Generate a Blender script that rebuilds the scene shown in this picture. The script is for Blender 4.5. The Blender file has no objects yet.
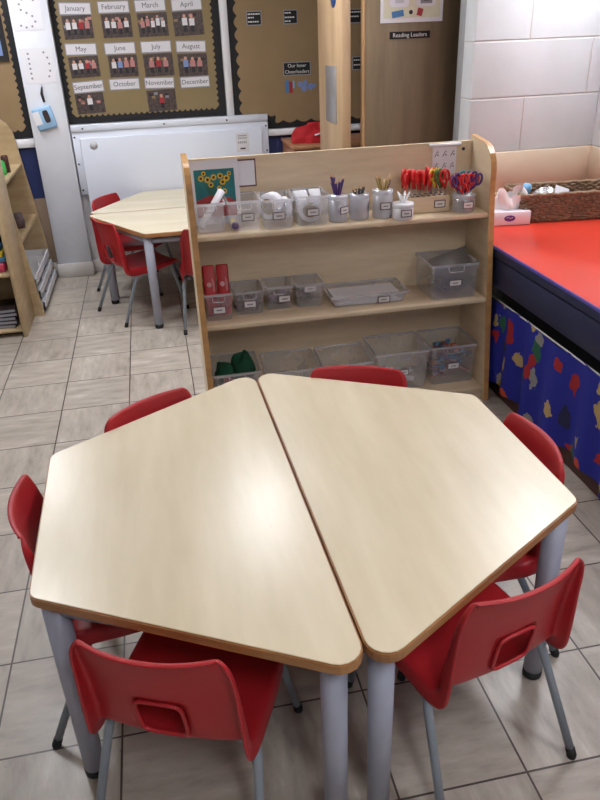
import bpy, bmesh, math, random
from mathutils import Vector, Matrix
random.seed(7)
COL = bpy.context.scene.collection
PI = math.pi

# ------------------------------------------------------------------ materials
def lin(c):
    return tuple(((v/255)/12.92 if v/255 <= 0.04045 else (((v/255)+0.055)/1.055)**2.4) for v in c)
def rgba(c): return (*lin(c), 1)
class NT:
    def __init__(s, name):
        s.m = bpy.data.materials.new(name); s.m.use_nodes = True
        s.t = s.m.node_tree; s.b = s.t.nodes['Principled BSDF']; s.out = s.t.nodes['Material Output']
    def n(s, kind, **kw):
        nd = s.t.nodes.new(kind)
        for k, v in kw.items(): setattr(nd, k, v)
        return nd
    def l(s, a, b): s.t.links.new(a, b)
    def math(s, op, a, b=None, c=None):
        nd = s.n('ShaderNodeMath', operation=op)
        for i, v in enumerate((a, b, c)):
            if v is None: continue
            if isinstance(v, (int, float)): nd.inputs[i].default_value = v
            else: s.l(v, nd.inputs[i])
        return nd.outputs[0]
    def obj(s, scale=(1,1,1), loc=(0,0,0), rot=(0,0,0)):
        tc = s.n('ShaderNodeTexCoord'); mp = s.n('ShaderNodeMapping')
        mp.inputs['Scale'].default_value = scale; mp.inputs['Location'].default_value = loc; mp.inputs['Rotation'].default_value = rot
        s.l(tc.outputs['Object'], mp.inputs[0]); return mp.outputs[0]
    def noise(s, vec, scale, detail=3, rough=.5):
        nd = s.n('ShaderNodeTexNoise'); nd.inputs['Scale'].default_value = scale
        nd.inputs['Detail'].default_value = detail; nd.inputs['Roughness'].default_value = rough
        if vec is not None: s.l(vec, nd.inputs['Vector'])
        return nd.outputs['Fac']
    def ramp(s, fac, stops):
        nd = s.n('ShaderNodeValToRGB'); cr = nd.color_ramp
        while len(cr.elements) < len(stops): cr.elements.new(.5)
        for e, (p, c) in zip(cr.elements, stops): e.position = p; e.color = c
        s.l(fac, nd.inputs[0]); return nd.outputs[0]
    def mix(s, fac, a, b):
        nd = s.n('ShaderNodeMix', data_type='RGBA')
        if isinstance(fac, (int, float)): nd.inputs[0].default_value = fac
        else: s.l(fac, nd.inputs[0])
        for sock, v in ((nd.inputs[6], a), (nd.inputs[7], b)):
            if isinstance(v, tuple): sock.default_value = v
            else: s.l(v, sock)
        return nd.outputs[2]
    def bump(s, h, strength=.2, dist=.002):
        nd = s.n('ShaderNodeBump'); nd.inputs['Strength'].default_value = strength; nd.inputs['Distance'].default_value = dist
        s.l(h, nd.inputs['Height']); s.l(nd.outputs[0], s.b.inputs['Normal'])

def plain(name, c, rough=.5, metal=0, var=.06, scale=12, spec=.5, bump=0):
    t = NT(name); f = t.noise(t.obj(), scale, 4)
    a = tuple(max(0, v*(1-var)) for v in lin(c)) + (1,); b = tuple(v*(1+var) for v in lin(c)) + (1,)
    t.l(t.ramp(f, [(.3, a), (.7, b)]), t.b.inputs['Base Color'])
    t.b.inputs['Roughness'].default_value = rough; t.b.inputs['Metallic'].default_value = metal
    t.b.inputs['Specular IOR Level'].default_value = spec
    if bump: t.bump(t.noise(t.obj(), scale*8, 3), bump, .002)
    return t.m
def wood(name, c1, c2, rough=.4, grain=(3, 3, 40), spec=.5):
    t = NT(name); v = t.obj(scale=grain)
    f = t.noise(v, 1.0, 5, .55); g = t.noise(t.obj(scale=tuple(k*3 for k in grain)), 1.2, 3)
    f2 = t.math('ADD', t.math('MULTIPLY', f, .75), t.math('MULTIPLY', g, .25))
    t.l(t.ramp(f2, [(.36, rgba(c1)), (.64, rgba(c2))]), t.b.inputs['Base Color'])
    t.b.inputs['Roughness'].default_value = rough; t.b.inputs['Specular IOR Level'].default_value = spec
    return t.m
def clear(name, tint=(235,238,240), body=.25, gloss=.12):
    t = NT(name); t.t.nodes.remove(t.b)
    tr = t.n('ShaderNodeBsdfTransparent'); tr.inputs[0].default_value = rgba(tint)
    df = t.n('ShaderNodeBsdfTranslucent'); df.inputs[0].default_value = rgba((246,247,252))
    d2 = t.n('ShaderNodeBsdfDiffuse'); d2.inputs[0].default_value = rgba((246,247,252))
    gl = t.n('ShaderNodeBsdfGlossy'); gl.inputs[0].default_value = (1,1,1,1); gl.inputs[1].default_value = .18
    m0 = t.n('ShaderNodeMixShader'); m0.inputs[0].default_value = .5; t.l(df.outputs[0], m0.inputs[1]); t.l(d2.outputs[0], m0.inputs[2])
    m1 = t.n('ShaderNodeMixShader'); m1.inputs[0].default_value = body
    f = t.noise(t.obj(), 9, 2); t.l(t.math('MULTIPLY_ADD', f, body*.6, body*.7), m1.inputs[0])
    t.l(tr.outputs[0], m1.inputs[1]); t.l(m0.outputs[0], m1.inputs[2])
    m2 = t.n('ShaderNodeMixShader'); lw = t.n('ShaderNodeLayerWeight'); lw.inputs[0].default_value = .35
    t.l(t.math('MULTIPLY_ADD', lw.outputs[1], .4, gloss*.4), m2.inputs[0])
    t.l(m1.outputs[0], m2.inputs[1]); t.l(gl.outputs[0], m2.inputs[2]); t.l(m2.outputs[0], t.out.inputs[0])
    return t.m

T, GX, GY = 0.305, -0.551, 4.010
def floor_material():
    t = NT('marbled floor tiles'); tc = t.n('ShaderNodeTexCoord'); sp = t.n('ShaderNodeSeparateXYZ'); t.l(tc.outputs['Object'], sp.inputs[0])
    u = t.math('DIVIDE', t.math('SUBTRACT', sp.outputs[0], GX), T); v = t.math('DIVIDE', t.math('SUBTRACT', sp.outputs[1], GY), T)
    iu, iv = t.math('FLOOR', u), t.math('FLOOR', v); fu, fv = t.math('FRACT', u), t.math('FRACT', v)
    eu = t.math('MINIMUM', fu, t.math('SUBTRACT', 1.0, fu)); ev = t.math('MINIMUM', fv, t.math('SUBTRACT', 1.0, fv))
    e = t.math('MINIMUM', eu, ev); gr = t.math('LESS_THAN', e, .0085)
    cb = t.n('ShaderNodeCombineXYZ'); t.l(iu, cb.inputs[0]); t.l(iv, cb.inputs[1])
    wn = t.n('ShaderNodeTexWhiteNoise', noise_dimensions='3D'); t.l(cb.outputs[0], wn.inputs[0])
    par = t.math('ABSOLUTE', t.math('MODULO', t.math('ADD', iu, iv), 2.0))
    off = t.n('ShaderNodeVectorMath', operation='ADD'); t.l(tc.outputs['Object'], off.inputs[0]); t.l(wn.outputs['Color'], off.inputs[1])
    def stretched(sc):
        mp = t.n('ShaderNodeMapping'); mp.inputs['Scale'].default_value = sc; mp.inputs['Rotation'].default_value = (0,0,.25); t.l(off.outputs[0], mp.inputs[0])
        return t.noise(mp.outputs[0], 1, 6, .62)
    a, b = stretched((22, 6, 1)), stretched((6, 22, 1))
    s = t.math('ADD', t.math('MULTIPLY', a, t.math('SUBTRACT', 1.0, par)), t.math('MULTIPLY', b, par))
    col = t.ramp(s, [(.25, rgba((150,140,128))), (.44, rgba((180,170,158))), (.58, rgba((192,182,170))), (.74, rgba((212,205,195)))])
    tone = t.math('MULTIPLY_ADD', wn.outputs['Value'], .14, .84)
    hs = t.n('ShaderNodeHueSaturation'); t.l(col, hs.inputs['Color']); t.l(tone, hs.inputs['Value'])
    d = t.noise(tc.outputs['Object'], 34, 2, .6); d2 = t.noise(tc.outputs['Object'], 3.2, 3)
    spot = t.math('MULTIPLY', t.math('GREATER_THAN', d, .735), t.math('GREATER_THAN', d2, .52))
    c2 = t.mix(t.math('MULTIPLY', spot, .5), hs.outputs[0], rgba((90,82,75)))
    c3 = t.mix(gr, c2, rgba((70,62,56)))
    t.l(c3, t.b.inputs['Base Color'])
    t.l(t.math('MULTIPLY_ADD', t.noise(tc.outputs['Object'], 6, 4), .25, .22), t.b.inputs['Roughness'])
    t.bump(t.math('SUBTRACT', 1.0, gr), .3, .001)
    return t.m
def block_material():
    t = NT('painted blockwork'); tc = t.n('ShaderNodeTexCoord'); sp = t.n('ShaderNodeSeparateXYZ'); t.l(tc.outputs['Object'], sp.inputs[0])
    H, L = .2485, .66
    r = t.math('DIVIDE', t.math('SUBTRACT', sp.outputs[2], .9395), H); row = t.math('FLOOR', r); fr = t.math('FRACT', r)
    al = t.math('ADD', sp.outputs[0], sp.outputs[1])
    sh = t.math('MULTIPLY', t.math('ABSOLUTE', t.math('MODULO', row, 2.0)), L*.5)
    c = t.math('FRACT', t.math('DIVIDE', t.math('SUBTRACT', t.math('ADD', al, sh), 1.80+3.5), L))
    er = t.math('MULTIPLY', t.math('MINIMUM', fr, t.math('SUBTRACT', 1.0, fr)), H)
    ec = t.math('MULTIPLY', t.math('MINIMUM', c, t.math('SUBTRACT', 1.0, c)), L)
    e = t.math('MINIMUM', er, ec)
    mr = t.n('ShaderNodeMapRange'); mr.inputs[1].default_value = .001; mr.inputs[2].default_value = .006; t.l(e, mr.inputs[0])
    nz = t.noise(tc.outputs['Object'], 60, 4)
    col = t.ramp(t.noise(tc.outputs['Object'], 5, 4), [(.3, rgba((204,206,208))), (.7, rgba((212,214,217)))])
    col = t.mix(t.math('MULTIPLY', t.math('SUBTRACT', 1.0, mr.outputs[0]), .55), col, rgba((196,184,176)))
    t.l(col, t.b.inputs['Base Color']); t.b.inputs['Roughness'].default_value = .55
    t.bump(t.math('ADD', mr.outputs[0], t.math('MULTIPLY', nz, .25)), .6, .004)
    return t.m
def curtain_material():
    t = NT('blue patterned cotton'); v = t.obj(scale=(1,1,1))
    tc = t.n('ShaderNodeTexCoord'); sp = t.n('ShaderNodeSeparateXYZ'); t.l(tc.outputs['Object'], sp.inputs[0])
    def layer(scale, thr, off, stretch, prev):
        cb = t.n('ShaderNodeCombineXYZ'); t.l(t.math('ADD', t.math('MULTIPLY', sp.outputs[1], stretch), off), cb.inputs[0]); t.l(t.math('ADD', sp.outputs[2], off), cb.inputs[1])
        wob = t.n('ShaderNodeTexNoise'); wob.inputs['Scale'].default_value = 16; wob.inputs['Detail'].default_value = 3; t.l(cb.outputs[0], wob.inputs['Vector'])
        ad = t.n('ShaderNodeVectorMath', operation='MULTIPLY_ADD'); t.l(wob.outputs['Color'], ad.inputs[0]); ad.inputs[1].default_value = (.11,.11,0); t.l(cb.outputs[0], ad.inputs[2])
        vo = t.n('ShaderNodeTexVoronoi', voronoi_dimensions='2D'); vo.inputs['Scale'].default_value = scale; t.l(ad.outputs[0], vo.inputs['Vector'])
        sc = t.n('ShaderNodeSeparateColor'); t.l(vo.outputs['Color'], sc.inputs[0])
        nd = t.n('ShaderNodeValToRGB'); nd.color_ramp.interpolation = 'CONSTANT'; cr = nd.color_ramp
        stops = [(0, rgba((158,28,30))), (.24, rgba((176,150,98))), (.42, rgba((30,30,70))), (.58, rgba((150,136,40))), (.7, rgba((140,138,134))), (.82, rgba((34,92,66))), (.92, rgba((190,70,36)))]
        while len(cr.elements) < len(stops): cr.elements.new(.5)
        for el, (p, c) in zip(cr.elements, stops): el.position = p; el.color = c
        t.l(sc.outputs[0], nd.inputs[0])
        m = t.math('MULTIPLY', t.math('LESS_THAN', vo.outputs['Distance'], t.math('MULTIPLY_ADD', sc.outputs[2], .14, thr-.05)), t.math('GREATER_THAN', sc.outputs[1], .38))
        return t.mix(m, prev, nd.outputs[0])
    c = layer(6.5, .24, 0, 1.5, rgba((26,34,140))); c = layer(9, .2, 3.3, 1.1, c)
    t.l(c, t.b.inputs['Base Color']); t.b.inputs['Roughness'].default_value = .8
    return t.m
def emissive(name, c, k):
    t = NT(name); t.b.inputs['Base Color'].default_value = rgba(c); t.b.inputs['Emission Color'].default_value = rgba(c); t.b.inputs['Emission Strength'].default_value = k
    return t.m

M = {
 'floor': floor_material(), 'block': block_material(), 'curtain': curtain_material(),
 'wall': plain('white wall paint', (222,220,222), .6, scale=4, var=.02),
 'ceil': plain('ceiling white', (235,233,228), .8, var=.02),
 'skirting': plain('pale skirting paint', (205,200,196), .5, var=.03),
 'rail': plain('white trunking', (226,226,230), .4, var=.02),
 'pillar': plain('white pillar paint', (226,230,240), .5, var=.02),
 'bluewall': plain('navy dado paint', (32,44,92), .55),
 'brownwall': plain('brown dado board', (150,128,110), .6),
 'peach': plain('peach dado board', (204,182,158), .5, var=.03, scale=5),
 'maple': wood('maple laminate', (214,202,172), (226,215,188), .27, (9, 1.6, 9), .5),
 'band': wood('beech edge banding', (150,104,62), (182,132,84), .4, (6,6,30)),
 'grey': plain('grey painted steel', (166,170,186), .38, .1, var=.04),
 'tube': plain('grey chair tube', (140,150,160), .35, .2, var=.05),
 'rubber': plain('black rubber', (22,21,22), .7),
 'red': plain('red polypropylene', (172,30,38), .42, var=.05, scale=7, bump=.08),
 'birch': wood('birch ply', (206,186,154), (222,204,174), .42, (3,3,22)),
 'birchh': wood('birch ply shelf', (202,182,150), (222,202,172), .4, (3,24,24)),
 'birchedge': wood('varnished ply edge', (172,128,78), (198,154,100), .3, (8,8,20)),
 'oak': wood('light oak veneer', (172,142,108), (194,164,128), .45, (12,12,1.5)),
 'brown': wood('brown oak veneer', (112,96,74), (132,114,90), .45, (14,14,1.4)),
 'brownedge': wood('oak lipping', (160,126,88), (182,146,104), .45, (14,14,2)),
 'cabwood': wood('beech cupboard', (150,100,70), (172,120,86), .45, (20,4,4)),
 'bookwood': wood('beech bookcase', (172,148,112), (190,168,132), .45, (5,5,18)),
 'frame': plain('grey door frame', (150,150,152), .45, var=.03),
 'steel': plain('brushed steel', (176,176,180), .35, .7, var=.05),
 'black': plain('black display border', (22,20,24), .75),
 'kraft': plain('tan backing paper', (136,118,84), .8, var=.06, scale=6),
 'kraft2': plain('brown backing paper', (142,118,86), .8, var=.06, scale=6),
 'card': plain('white card', (214,212,218), .5, var=.03),
 'paper': plain('white paper', (226,226,232), .6, var=.02),
 'cardink': plain('soft black print', (84,82,92), .6), 'ink': plain('dark ink', (40,38,46), .6), 'greyink': plain('grey print', (140,140,148), .6),
 'chalk': plain('white print', (220,220,220), .6),
 'photobg': plain('dark photo ground', (74,64,62), .35, var=.5, scale=60),
 'skin': plain('photo skin tone', (196,150,128), .4), 'kidwhite': plain('photo white shirt', (215,212,216), .4),
 'kidred': plain('photo red jumper', (158,46,52), .4), 'kidpink': plain('photo pink top', (186,128,126), .4), 'kiddark': plain('photo dark trousers', (36,34,42), .4),
 'kidblue': plain('photo blue shirt', (120,140,190), .4),
 'radiator': plain('white radiator enamel', (222,228,242), .35, var=.015, scale=3),
 'sticker': plain('pale grey sticker', (196,198,204), .5),
 'bluesign': plain('blue sign', (42,92,178), .4),
 'redtop': plain('red laminate worktop', (228,70,52), .3, var=.03, scale=3),
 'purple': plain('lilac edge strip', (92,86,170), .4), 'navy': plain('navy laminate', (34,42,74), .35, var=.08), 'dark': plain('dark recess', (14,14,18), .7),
 'plinth': plain('brown plinth', (74,42,36), .6),
 'clear': clear('clear plastic', (249,250,252), .27, .12), 'frosted': clear('frosted plastic', (248,249,254), .46, .1), 'smoke': clear('misty plastic box', (246,247,250), .28, .12),
 'rim': clear('thick clear rim', (240,242,245), .4, .3),
 'labelcard': plain('label card', (218,216,214), .5), 'labelframe': plain('label border', (110,96,100), .5),
 'pencilpurple': plain('purple pencil paint', (62,30,100), .35), 'pencilblack': plain('black pencil paint', (24,22,26), .35),
 'penciltan': plain('tan pencil paint', (150,124,60), .4), 'pencildark': plain('maroon pencil paint', (80,36,32), .4), 'pencilwood': plain('sharpened pencil wood', (206,166,120), .6),
 'whiteplastic': plain('white plastic', (226,226,230), .35, var=.02),
 'scred': plain('red scissor plastic', (206,36,36), .35), 'scteal': plain('teal scissor plastic', (46,132,150), .35), 'scpurple': plain('purple scissor plastic', (84,48,110), .35),
 'scyellow': plain('yellow scissor plastic', (206,180,50), .35), 'scgreen': plain('green scissor plastic', (70,110,60), .35),
 'folderred': plain('red folder card', (176,18,28), .45, var=.06), 'emblem': plain('pale emblem print', (206,150,150), .5),
 'greenfelt': plain('dark green felt', (16,74,48), .9, var=.2, scale=30), 'reddot': plain('red counters', (170,40,40), .5),
 'stuffbrown': plain('mauve grey pieces', (96,82,86), .7, var=.25, scale=40),
 'stuffmulti': plain('mixed pens', (136,84,92), .6, var=.3, scale=50), 'orange': plain('orange pen', (190,104,60), .5), 'violet': plain('violet pen', (110,80,130), .5), 'bluebit': plain('blue pen', (60,120,160), .5),
 'greylid': plain('grey translucent lid', (110,104,98), .4),
 'teal': plain('teal paint', (20,106,112), .6, var=.15, scale=20), 'flower': plain('yellow paint', (214,178,44), .6, var=.1), 'brownpaint': plain('brown paint', (70,40,24), .6), 'redpaint': plain('red paint', (160,48,50), .6, var=.2, scale=20), 'stem': plain('olive paint', (60,110,50), .6),
 'maroon': plain('maroon frame', (104,58,58), .5),
 'wicker': plain('dark brown wicker', (132,108,84), .5, var=.55, scale=70),
 'tissue': plain('white tissue', (240,238,240), .8, var=.01), 'tissuebox': plain('pale tissue carton', (226,222,230), .5, var=.02), 'logo': plain('purple print', (92,40,130), .4),
 'film': clear('crinkled clear film', (225,228,232), .35, .5), 'bluecap': plain('pale blue plastic', (120,170,210), .4),
 'redcloth': plain('red cloth', (176,20,30), .8, var=.12, scale=8), 'pink': plain('pink plastic', (196,60,90), .4), 'greenplastic': plain('green plastic', (60,190,90), .4),
 'bluepack': plain('pale blue wrapper', (150,190,226), .4, var=.08), 'cover': plain('dark book cover', (48,34,36), .6),
 'cord': plain('white cord', (210,208,205), .6),
 'lamp': emissive('ceiling light diffuser', (247,250,255), 26),
 'posterpale': plain('pale poster paper', (216,214,190), .5), 'posterblue': plain('poster blue', (70,120,170), .5),
}

# ------------------------------------------------------------------ builders
class MB:
    def __init__(s): s.bm = bmesh.new(); s.mats = []
    def mi(s, m):
        m = M[m] if isinstance(m, str) else m
        if m not in s.mats: s.mats.append(m)
        return s.mats.index(m)
    def _fin(s, faces, m, smooth=False):
        i = s.mi(m)
        for f in faces: f.material_index = i; f.smooth = smooth
    def box(s, lo, hi, m, bevel=0, seg=2, rot=None, piv=None):
        r = bmesh.ops.create_cube(s.bm, size=1)
        c = [(a+b)/2 for a, b in zip(lo, hi)]; d = [abs(b-a) for a, b in zip(lo, hi)]
        for v in r['verts']: v.co = Vector([c[k]+v.co[k]*d[k] for k in range(3)])
        fs = set(f for v in r['verts'] for f in v.link_faces); vs = set(r['verts'])
        if bevel:
            es = set(e for v in vs for e in v.link_edges)
            q = bmesh.ops.bevel(s.bm, geom=list(es), offset=bevel, segments=seg, affect='EDGES', profile=.5)
            fs = set(q['faces']) | set(f for f in fs if f.is_valid)
            vs = set(v for f in fs for v in f.verts); fs = set(f for v in vs for f in v.link_faces)
        if rot is not None:
            p = Vector(piv if piv is not None else c)
            for v in vs: v.co = p + rot @ (v.co - p)
        s._fin(fs, m, bool(bevel)); return s
    def tube(s, pts, r, m, seg=10, caps=True, closed=False):
        pts = [Vector(p) for p in pts]; n = len(pts); rs = r if isinstance(r, (list, tuple)) else [r]*n
        rings = []; up = None; fs = []
        for i, p in enumerate(pts):
            if closed: d = pts[(i+1) % n] - pts[i-1]
            else: d = pts[min(i+1, n-1)] - pts[max(i-1, 0)]
            d.normalize()
            if up is None: up = d.orthogonal().normalized()
            else: up = (up - d*up.dot(d)).normalized()
            w = d.cross(up)
            rings.append([s.bm.verts.new(p + (up*math.cos(2*PI*k/seg) + w*math.sin(2*PI*k/seg))*rs[i]) for k in range(seg)])
        for i in range(n if closed else n-1):
            a, b = rings[i], rings[(i+1) % n]
            for k in range(seg): fs.append(s.bm.faces.new((a[k], a[(k+1) % seg], b[(k+1) % seg], b[k])))
        if caps and not closed: fs += [s.bm.faces.new(rings[0][::-1]), s.bm.faces.new(rings[-1])]
        s._fin(fs, m, True); return s
    def lathe(s, prof, m, c=(0,0,0), seg=24, ax=None):
        c = Vector(c); rings = []; fs = []
        R = ax or Matrix.Identity(3)
        for (r, z) in prof:
            rings.append([s.bm.verts.new(c + R @ Vector((max(r, 1e-5)*math.cos(2*PI*k/seg), max(r, 1e-5)*math.sin(2*PI*k/seg), z))) for k in range(seg)])
        for a, b in zip(rings, rings[1:]):
            for k in range(seg): fs.append(s.bm.faces.new((a[k], a[(k+1) % seg], b[(k+1) % seg], b[k])))
        if prof[0][0] > 1e-4: fs.append(s.bm.faces.new(rings[0][::-1]))
        if prof[-1][0] > 1e-4: fs.append(s.bm.faces.new(rings[-1]))
        s._fin(fs, m, True); return s
    def prism(s, poly, a, b, m, axis='z', bevel=0):
        # poly in the plane across the axis: z->(x,y), y->(x,z), x->(y,z)
        def pt(p, h): return {'z': (p[0], p[1], h), 'y': (p[0], h, p[1]), 'x': (h, p[0], p[1])}[axis]
        lo = [s.bm.verts.new(pt(p, a)) for p in poly]; hi = [s.bm.verts.new(pt(p, b)) for p in poly]; n = len(poly)
        fs = [s.bm.faces.new(lo[::-1]), s.bm.faces.new(hi)] + [s.bm.faces.new((lo[k], lo[(k+1) % n], hi[(k+1) % n], hi[k])) for k in range(n)]
        bmesh.ops.recalc_face_normals(s.bm, faces=fs)
        if bevel:
            es = [e for e in set(e for f in fs[:2] for e in f.edges)]
            q = bmesh.ops.bevel(s.bm, geom=es, offset=bevel, segments=2, affect='EDGES')
            fs = [f for f in fs if f.is_valid] + q['faces']
        s._fin(fs, m); return s
    def sheet(s, fn, nu, nv, m, smooth=True):
        g = [[s.bm.verts.new(fn(i/nu, j/nv)) for j in range(nv+1)] for i in range(nu+1)]
        fs = [s.bm.faces.new((g[i][j], g[i+1][j], g[i+1][j+1], g[i][j+1])) for i in range(nu) for j in range(nv)]
        s._fin(fs, m, smooth); return s
    def build(s, name, parent=None, loc=(0,0,0), rot=(0,0,0), solid=0, sub=0):
        me = bpy.data.meshes.new(name); s.bm.normal_update(); s.bm.to_mesh(me); s.bm.free()
        for m in s.mats: me.materials.append(m)
        o = bpy.data.objects.new(name, me); COL.objects.link(o); o.location = loc; o.rotation_euler = rot
        if parent is not None: o.parent = parent
        if sub: md = o.modifiers.new('Subdivision', 'SUBSURF'); md.levels = sub; md.render_levels = sub
        if solid: md = o.modifiers.new('Solidify', 'SOLIDIFY'); md.thickness = solid; md.offset = 0
        return o
def tag(o, label, cat, group=None):
    o['label'] = label; o['category'] = cat
    if group: o['group'] = group
    return o
def thing(name, label, cat, loc=(0,0,0), rz=0, group=None):
    o = bpy.data.objects.new(name, None); COL.objects.link(o); o.location = loc; o.rotation_euler = (0,0,rz); o.empty_display_size = .05
    return tag(o, label, cat, group)
def struct(o): o['kind'] = 'structure'; return o
KIDS = {}
def kids(o): return [c for c in COL.objects if c.parent is o]
def copy_tree(o, parent=None):
    c = o.copy(); COL.objects.link(c)
    if parent is not None: c.parent = parent
    for ch in kids(o):
        copy_tree(ch, c)
    return c
def dup(o, label, loc, rz=0, group=None):
    c = copy_tree(o); c.location = loc; c.rotation_euler = (0,0,rz); c['label'] = label
    if group: c['group'] = group
    return c
def roundpoly(pts, r, n=6):
    out = []; N = len(pts); rr = r if isinstance(r, (list, tuple)) else [r]*N
    for i in range(N):
        p = Vector(pts[i]); a = (Vector(pts[i-1])-p).normalized(); b = (Vector(pts[(i+1) % N])-p).normalized()
        rad = rr[i]
        if rad <= 0: out.append(tuple(p)); continue
        ang = a.angle(b); t = rad/math.tan(ang/2); c = p + (a+b).normalized()*(rad/math.sin(ang/2))
        s, e = p+a*t, p+b*t
        a0 = math.atan2(s.y-c.y, s.x-c.x); a1 = math.atan2(e.y-c.y, e.x-c.x); d = (a1-a0+PI) % (2*PI) - PI
        out += [(c.x+rad*math.cos(a0+d*k/n), c.y+rad*math.sin(a0+d*k/n)) for k in range(n+1)]
    return out
def letters(text, size, mat, parent, loc, rot=(PI/2,0,0), align='CENTER', spacing=1.0):
    cu = bpy.data.curves.new('lettering', 'FONT'); cu.body = text; cu.size = size; cu.align_x = align; cu.align_y = 'CENTER'; cu.extrude = .0006; cu.resolution_u = 3; cu.space_line = spacing
    t = bpy.data.objects.new('tmp', cu); COL.objects.link(t)
    me = bpy.data.meshes.new_from_object(t.evaluated_get(bpy.context.evaluated_depsgraph_get()))
    bpy.data.objects.remove(t); bpy.data.curves.remove(cu)
    me.name = 'lettering'; me.materials.clear(); me.materials.append(M[mat])
    o = bpy.data.objects.new('lettering', me); COL.objects.link(o); o.location = loc; o.rotation_euler = rot; o.parent = parent
    return o

# ------------------------------------------------------------------ camera
sc = bpy.context.scene
cd = bpy.data.cameras.new('camera'); cam = bpy.data.objects.new('camera', cd); COL.objects.link(cam); sc.camera = cam
CX, CU, CF = Vector((.98,-.197,-.035)), Vector((.122,.446,.887)), Vector((.159,.873,-.461))
CF.normalize(); CX = (CX - CF*CX.dot(CF)).normalized(); CU = CX.cross(CF)
mw = Matrix((CX, CU, -CF)).transposed().to_4x4(); mw.translation = (0, 0, 1.5353); cam.matrix_world = mw
cd.sensor_fit = 'VERTICAL'; cd.sensor_height = 36; cd.lens = 721.447/800*36; cd.clip_start = .05

# ------------------------------------------------------------------ room
XL, XR, YF, YB, ZC = -3.0, 2.2, -2.2, 5.27, 2.40
struct(MB().box((XL,YF,-.1),(XR+.1,YB+.1,0),'floor').build('floor'))
struct(MB().box((XL,YF,ZC),(XR+.1,YB+.1,ZC+.1),'ceil').build('ceiling'))
wb = MB(); wb.box((XL,YB,0),(XR+.1,YB+.1,ZC),'wall'); wb.box((XL,YB-.006,.547),(-.75,YB,.88),'bluewall'); wb.box((XL,YB-.008,.10),(-.75,YB,.547),'brownwall'); wb.box((.5,YB-.006,.5),(XR,YB,.86),'bluewall'); struct(wb.build('wall_back'))
struct(MB().box((XL-.1,YF,0),(XL,YB+.1,ZC),'wall').build('wall_left'))
struct(MB().box((XL-.1,YF-.1,0),(XR+.1,YF,ZC),'wall').build('wall_front'))
struct(MB().box((XR,YF,0),(XR+.1,YB+.1,ZC),'block').build('wall_right'))
struct(MB().box((1.528,3.5,0),(XR,3.63,ZC),'block',bevel=.004,seg=1).build('wall_centre'))
struct(MB().box((XL,YB-.02,0),(XR,YB,.095),'skirting',bevel=.004,seg=1).build('baseboard_back'))
struct(MB().box((-.745,5.2,0),(-.515,YB-.02,ZC),'pillar',bevel=.004,seg=1).build('pillar'))
struct(MB().box((-.752,5.188,0),(-.508,5.2,.10),'skirting',bevel=.003,seg=1).build('baseboard_pillar'))
struct(MB().box((XL,YB-.03,.88),(-.75,YB-.0005,.935),'rail',bevel=.003,seg=1).build('trim_1'))
struct(MB().box((.79,YB-.035,.858),(XR,YB-.0005,.90),'rail',bevel=.004,seg=1).build('trim_2'))
struct(MB().box((.532,YB-.03,.98),(.58,YB-.0005,ZC),'rail',bevel=.003,seg=1).build('trim_3'))
# peach dado boards behind the worktop
d = MB(); d.box((1.529,3.482,.70),(XR-.001,3.4995,.938),'peach',bevel=.003,seg=1); d.box((1.529,3.468,.712),(XR-.001,3.482,.745),'peach',bevel=.004,seg=1); struct(d.build('trim_4'))
d = MB(); d.box((XR-.018,-.5,.70),(XR-.0005,3.481,.938),'peach',bevel=.003,seg=1); d.box((XR-.032,-.5,.712),(XR-.018,3.467,.745),'peach',bevel=.004,seg=1); struct(d.build('trim_5'))
# door leaves and frame
struct(MB().box((1.528,3.631,0),(1.60,3.70,ZC),'frame',bevel=.003,seg=1).build('trim_6'))
dr = MB().box((1.10,3.845,.008),(1.606,3.889,2.1),'brown',bevel=.002,seg=1).build('door_1'); struct(dr)
MB().box((1.088,3.843,.008),(1.1,3.891,2.1),'brownedge',bevel=.002,seg=1).build('door_lipping', dr)
dl = MB().box((.985,3.86,.008),(1.029,4.40,2.1),'oak',bevel=.002,seg=1).build('door_2'); struct(dl)
MB().box((.982,3.985,1.055),(.985,4.225,1.337),'steel',bevel=.001,seg=1).build('push_plate', dl)
lf = MB().lathe([(.0,0),(.062,0),(.062,.002),(0,.002)],'bluesign',seg=28,ax=Matrix.Rotation(-PI/2,3,'Y'))
tag(lf.build('fire_door_sign',None,(.9848,4.03,1.668)),'round blue sign high on the narrow oak door leaf','sign')

# ------------------------------------------------------------------ ceiling lights
def light(x, y, label, first=[None]):
    if first[0] is None:
        t = thing('ceiling_light', label, 'ceiling light', (x,y,ZC-.001), 0, 'ceiling light panels')
        f = MB()
        for lo, hi in (((-.17,-.31,-.06),(.17,-.29,0)),((-.17,.29,-.06),(.17,.31,0)),((-.17,-.29,-.06),(-.15,.29,0)),((.15,-.29,-.06),(.17,.29,0))): f.box(lo, hi, 'whiteplastic')
        f.build('frame', t); MB().box((-.15,-.29,-.055),(.15,.29,-.04),'lamp').build('diffuser', t)
        first[0] = t
    else: dup(first[0], label, (x,y,ZC-.001), 0)
light(.42, 3.72, 'oblong ceiling light over the low shelf unit')
light(1.95, 3.06, 'oblong ceiling light over the red worktop')
light(-1.0, 4.55, 'oblong ceiling light near the white pillar and the bookcases')
light(.35, -.5, 'added oblong fill light behind the viewpoint over the front of the room')  # added fill lamp, lifts the near chair backs and shelf interior
light(-.9, 3.0, 'added oblong fill light over the bare floor at the left')  # extra lamp added to brighten the front of the pillar
light(1.5, .4, 'oblong ceiling light over the near end of the red worktop')

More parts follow.
